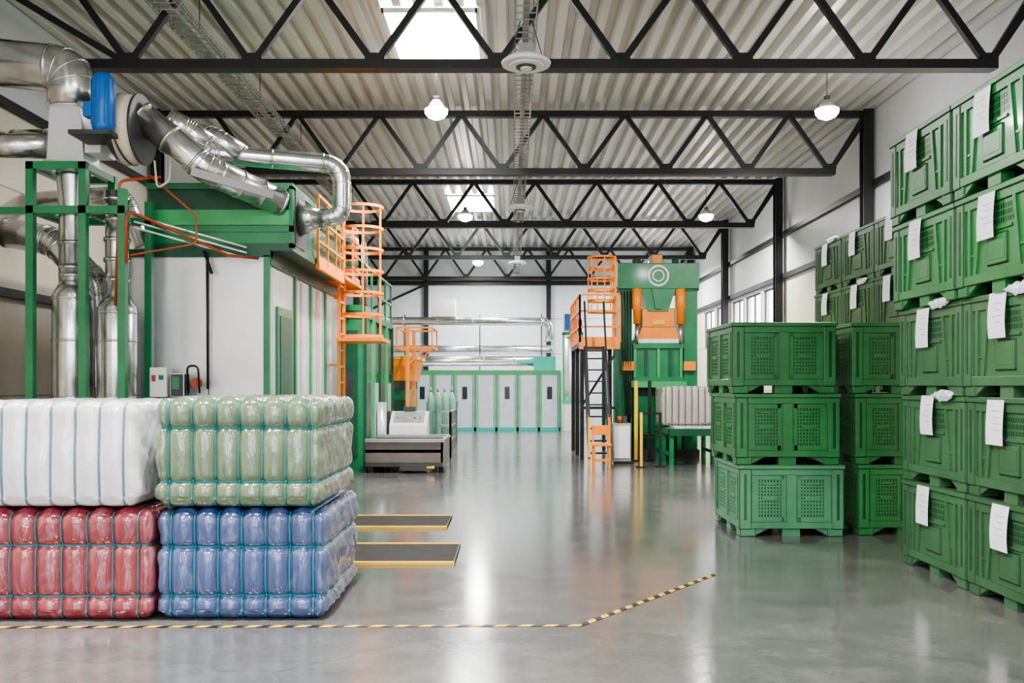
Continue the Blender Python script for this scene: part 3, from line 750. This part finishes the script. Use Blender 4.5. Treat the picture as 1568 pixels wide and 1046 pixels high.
for x in (x0 + .1, -2.1, x1 - .15):
    for y in (y0 + .06, y1 - .06): b.box(x - .05, x + .05, y - .05, y + .05, 0, .14, BLACK)
b.box(-2.1, -1.5, y0 - .1, y0 - .03, .05, .16, DARK); b.cyl((-1.6, y0 - .08, .11), (-1.45, y0 - .08, .11), .03, YELLOW)
b.done()
b = B('gas_cylinder_rack')
for i in range(4):
    x = -2.2 + .19 * i; y = 24.7 + .05 * (i % 2)
    b.tube([(x, y, .02), (x, y, 1.3), (x, y, 1.42), (x, y, 1.46)], [.085, .085, .05, .03], mat('pale_green_paint', (.25, .5, .4), .35, var=.1), 16)
    b.cyl((x, y, 1.45), (x, y, 1.6), .03, GREY, seg=10)
b.box(-2.33, -1.5, 24.9, 24.94, .9, .95, GREEN); b.box(-2.33, -1.5, 24.5, 24.94, 0, .03, GREEN)
for x in (-2.33, -1.53): b.box(x, x + .04, 24.9, 24.94, 0, 1.2, GREEN)
b.done()
b = B('guard_railing'); b.rail([(-1.65, 20.8, 0), (-1.4, 20.8, 0), (-1.4, 22.4, 0)], 1.05, GREY, mids=(.4, .7)); b.done()

# ------------------------------------------------------------ far end cabins
b = B('partition_cabin_row')
xa, xb, y0, H = -5.2, 1.75, 33.3, 2.12
b.box(xa, xb, y0, 35.6, 0, H, PANEL2)
b.box(xa, xb + .03, y0 - .04, y0 + .02, H - .08, H + .08, LGREEN); b.box(xa, xb, y0 - .05, y0, 0, .12, CYAN)
n = 9
for i in range(n + 1):
    x = xa + (xb - xa) * i / n; b.box(x - .045, x + .045, y0 - .05, y0, 0, H, LGREEN)
    if i < n:
        w = (xb - xa) / n
        b.box(x + .08, x + .1, y0 - .03, y0, .12, H - .1, GREEN); b.box(x + w - .1, x + w - .08, y0 - .03, y0, .12, H - .1, GREEN)
        if i % 2 == 0: b.box(x + .3, x + .48, y0 - .03, y0, 1.15, 1.6, GLASSD); b.box(x + .12, x + .16, y0 - .06, y0, .9, 1.1, STEEL)
b.done()
b = B('overhead_duct_run')
b.duct([(-6.6, 34, 4.05), (1.4, 34, 4.02), (1.4, 34, 3.3)], .15, seam=1.2)
b.duct([(-6.4, 34.6, 3.02), (1.5, 34.6, 3.02)], .14, seam=1.2)
b.duct([(-6.6, 33.9, 2.55), (1.2, 33.9, 2.55)], .19, seam=1.0)
for x in (-4, -1.2, 1.1):
    b.box(x - .02, x + .02, 34.15, 34.2, 2.2, 4.3, DARK)
b.box(-3.0, -2.1, 33.8, 34.3, 4.2, 4.85, WHITE); b.box(-4.2, -3.6, 33.8, 34.4, 2.2, 2.75, PANEL)
b.box(.8, 1.6, 33.4, 34, 2.2, 2.7, CYAN)
b.done()
b = B('cyclone_separator')
b.tube([(2.15, 32.8, 1.1), (2.15, 32.8, 1.5), (2.15, 32.8, 3.3), (2.15, 32.8, 3.4)], [.28, .3, .3, .15], PANEL, 24)
b.box(1.85, 2.5, 32.5, 33.1, 0, 1.05, WHITE, .01); b.box(1.8, 2.52, 32.45, 33.15, 1.02, 1.12, CYAN)
for x in (1.83, 2.5): b.box(x - .03, x + .03, 32.5, 32.56, 1.0, 3.5, LGREEN)
b.box(1.8, 2.53, 32.5, 33.1, 3.45, 3.55, GREEN); b.box(1.85, 2.15, 32.5, 33.0, 3.6, 4.2, BLUE, .02); b.cyl((2.15, 32.7, 3.55), (2.15, 32.7, 4.1), .1, DARK)
b.box(2.2, 2.5, 32.6, 33.0, 3.55, 4.0, DARK)
b.done()

# ------------------------------------------------------------ press
b = B('hydraulic_baling_press')
Y0, Y1 = 21.0, 22.2
for (xa, xb) in ((2.45, 2.76), (3.95, 4.26)):
    b.box(xa, xb, Y0, Y1, 0, 4.4, GREEN, .01)
    b.box(xa - .03, xb + .03, Y0 - .03, Y1 + .03, 3.82, 3.92, DGREEN)
b.box(2.42, 4.29, Y0 - .08, Y1 + .08, 3.86, 4.45, GREEN, .015)
b.prism([(2.95, Y0 - .06, 3.87), (3.75, Y0 - .06, 3.87), (3.58, Y0 - .06, 3.35), (3.12, Y0 - .06, 3.35)], (0, .7, 0), GREEN)
b.prism([(3.2, Y0 - .1, 3.86), (3.5, Y0 - .1, 3.86), (3.42, Y0 - .1, 3.4), (3.28, Y0 - .1, 3.4)], (0, .06, 0), GREEN)
b.box(3.22, 3.48, Y0 + .1, Y0 + .6, 4.45, 4.68, ORANGE, .02); b.cyl((2.9, 21.3, 4.45), (2.9, 21.3, 4.6), .1, DARK); b.cyl((3.8, 21.3, 4.45), (3.8, 21.3, 4.62), .08, DGREEN)
cx, cz = 3.35, 4.16
for r1, r2 in ((.20, .245), (.11, .14)):
    n = 40; vs = []
    for k in range(n):
        an = 2 * math.pi * k / n
        for r in (r1, r2): vs.append((cx + r * math.cos(an), Y0 - .088, cz + r * math.sin(an)))
    b.faces(vs, [(2 * k, 2 * k + 1, (2 * k + 3) % (2 * n), (2 * k + 2) % (2 * n)) for k in range(n)], WHITE)
for x in (2.86, 3.86):
    b.tube([(x, Y0 - .05, 3.86), (x, Y0 - .05, 3.4), (x, Y0 - .05, 3.38), (x, Y0 - .05, 3.05)], [.11, .11, .09, .085], ORANGE, 16)
    b.cyl((x, Y0 - .05, 3.05), (x, Y0 - .05, 2.6), .045, STEEL)
b.box(2.98, 3.74, Y0 - .02, Y1 - .1, 2.98, 3.42, ORANGE, .015); b.box(3.22, 3.5, Y0 - .05, Y0 - .01, 3.04, 3.14, YELLOW)
b.prism([(2.98, Y0 - .02, 2.98), (3.74, Y0 - .02, 2.98), (3.84, Y0 - .02, 2.7), (2.88, Y0 - .02, 2.7)], (0, 1.0, 0), ORANGE)
b.box(2.84, 3.88, Y0 - .05, Y1 - .1, 2.62, 2.71, WHITE)
b.box(2.8, 3.92, Y0 + .02, Y1 - .05, 1.75, 2.62, GREEN)
for x in (2.82, 3.08, 3.36, 3.64, 3.88): b.box(x - .03, x + .03, Y0 - .04, Y0 + .03, 1.75, 2.6, DGREEN if x in (3.08, 3.64) else LGREEN)
b.box(2.78, 3.94, Y0 - .06, Y0 + .03, 2.5, 2.62, GREEN); b.box(2.78, 3.94, Y0 - .06, Y0 + .03, 1.72, 1.84, GREEN)
b.box(2.7, 4.0, Y0 - .08, Y1, 1.6, 1.74, LGREEN)
for x in (2.62, 4.02): b.box(x - .1, x + .18, Y0 - .14, Y0, 1.98, 2.2, ORANGE, .01)
b.box(2.8, 3.92, Y0 + .3, Y1, .1, 1.6, DGREEN); b.box(2.4, 4.3, Y0 - .05, Y1 + .05, 0, .18, DARK)
for x in (2.85, 3.35, 3.85): b.box(x - .05, x + .05, Y0, Y0 + .1, .18, 1.6, LGREEN)
b.box(2.9, 3.3, Y0 + .2, Y0 + .32, .5, 1.4, GREEN); b.box(3.4, 3.8, Y0 + .2, Y0 + .32, .4, 1.5, DARK)
for i in range(4): b.tube(fillet([(2.5 + .07 * i, Y0 - .08, 3.8), (2.52 + .06 * i, Y0 - .14, 2.6), (2.6 + .04 * i, Y0 - .1, 1.0), (2.6, Y0 - .05, .3)], .2), .016, BLACK, 8)
b.done()
b = B('press_access_platform')
x0, x1, y0, y1, H = 1.5, 2.38, 20.2, 23.2, 2.5
b.box(x0, x1, y0, y1, H, H + .1, DARK)
for x in (x0 + .05, x1 - .06):
    for y in (y0 + .06, 21.7, y1 - .06): b.beam((x, y, 0), (x, y, H), .09, .09, BLACK if x < 2 else DGREEN)
b.beam((x0 + .05, y0 + .06, 1.2), (x1 - .06, y0 + .06, 2.4), .05, .05, BLACK); b.beam((x0 + .05, y0 + .06, 1.15), (x1 - .06, y0 + .06, 1.15), .06, .06, BLACK)
b.box(x0 - .02, x1, y0 - .02, y0 + .02, H - .05, H + .16, ORANGE)
b.rail([(x1, y0, H + .1), (x0, y0, H + .1), (x0, y1, H + .1)], 1.05, ORANGE, step=.7, mids=(.33, .66))
for yy in (20.35, 20.8): b.beam((2.3, yy, H), (2.3, yy, 4.52), .045, .045, ORANGE)
z = H + .2
while z < 4.5: b.beam((2.3, 20.35, z), (2.3, 20.8, z), .03, .03, ORANGE); z += .28
cage(b, 2.02, 20.58, 3.3, 4.52, .32, ORANGE, (1, 0), 6)
for i in range(10): z = .25 * (i + 1); y = 19.0 - 0 + .12 * i; b.box(1.62, 2.0, y, y + .2, z - .03, z, BLACK)
for x in (1.6, 2.02): b.beam((x, 19.0, .1), (x, 20.25, 2.5), .04, .14, BLACK)
b.beam((1.6, 18.95, 1.0), (1.6, 20.2, 3.5), .04, .04, BLACK); b.beam((1.6, 18.98, 0), (1.6, 18.98, 1.05), .05, .05, YELLOW)
b.beam((2.02, 18.95, 1.0), (2.02, 20.2, 3.5), .04, .04, BLACK); b.beam((2.02, 18.98, 0), (2.02, 18.98, 1.05), .05, .05, ORANGE)
b.done()
b = B('electrical_cabinet')
b.box(2.12, 2.5, 19.2, 19.6, .05, .85, GREY, .01); b.box(2.15, 2.47, 19.18, 19.21, .12, .8, WHITE); b.box(2.17, 2.45, 19.25, 19.55, 0, .06, DARK)
b.tube([(2.27, 19.3, .85), (2.27, 19.3, 1.0)], .05, REDB, 12); b.box(2.35, 2.43, 19.3, 19.4, .85, 1.0, DARK)
b.done()
b = B('orange_seat_frame')
x, y = 1.62, 18.0
for dx in (0, .3):
    for dy in (0, .3): b.beam((x + dx, y + dy, 0), (x + dx, y + dy, .46 if dy == 0 else .85), .04, .04, ORANGE)
b.box(x - .04, x + .34, y - .04, y + .34, .45, .5, ORANGE, .01); b.box(x - .02, x + .32, y + .28, y + .33, .66, .85, ORANGE, .01); b.box(x, x + .3, y - .01, y + .01, .15, .2, ORANGE)
b.done()
b = B('safety_barrier')
for x, y in ((2.6, 18.4), (3.0, 18.5)):
    b.beam((x, y, 0), (x, y, 1.1), .05, .05, YELLOW if x < 2.7 else BLACK); b.box(x - .1, x + .1, y - .1, y + .1, 0, .02, BLACK)
b.beam((2.6, 18.4, 1.08), (3.0, 18.5, 1.08), .04, .04, BLACK); b.beam((2.6, 18.4, .6), (3.0, 18.5, .6), .03, .03, BLACK)
b.done()
b = B('light_curtain_post')
for x in (2.7, 3.0): b.box(x - .035, x + .035, 19.9, 19.97, 0, 1.75, YELLOW if x < 2.8 else BLACK); b.box(x - .1, x + .1, 19.85, 20.03, 0, .03, BLACK)
b.done()
b = B('green_roller_table')
x0, x1, y0, y1, H = 3.2, 4.35, 18.6, 20.6, .78
for x in (x0 + .05, x1 - .05):
    b.box(x - .05, x + .05, y0, y1, H - .14, H - .02, GREEN)
    for y in (y0 + .06, (y0 + y1) / 2, y1 - .06): b.box(x - .045, x + .045, y - .045, y + .045, .0, H - .1, GREEN)
    b.box(x - .03, x + .03, y0, y1, .2, .27, GREEN)
b.box(x0, x1, y0 - .02, y0 + .06, H - .16, H - .02, DGREEN)
for i in range(14): y = y0 + .08 + i * (y1 - y0 - .16) / 13; b.cyl((x0 + .08, y, H - .05), (x1 - .08, y, H - .05), .045, STEEL, seg=12)
b.box(x0 + .1, x1 - .1, y0 + .05, y0 + .5, H - .01, H + .03, FILM)
b.done()
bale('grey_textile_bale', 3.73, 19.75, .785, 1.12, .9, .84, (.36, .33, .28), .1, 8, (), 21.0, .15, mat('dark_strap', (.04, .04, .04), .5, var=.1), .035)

# ------------------------------------------------------------ world
w = bpy.data.worlds.new('world'); S.world = w; w.use_nodes = True
bg = w.node_tree.nodes['Background']; bg.inputs[0].default_value = (.86, .93, 1, 1); bg.inputs[1].default_value = 7.0
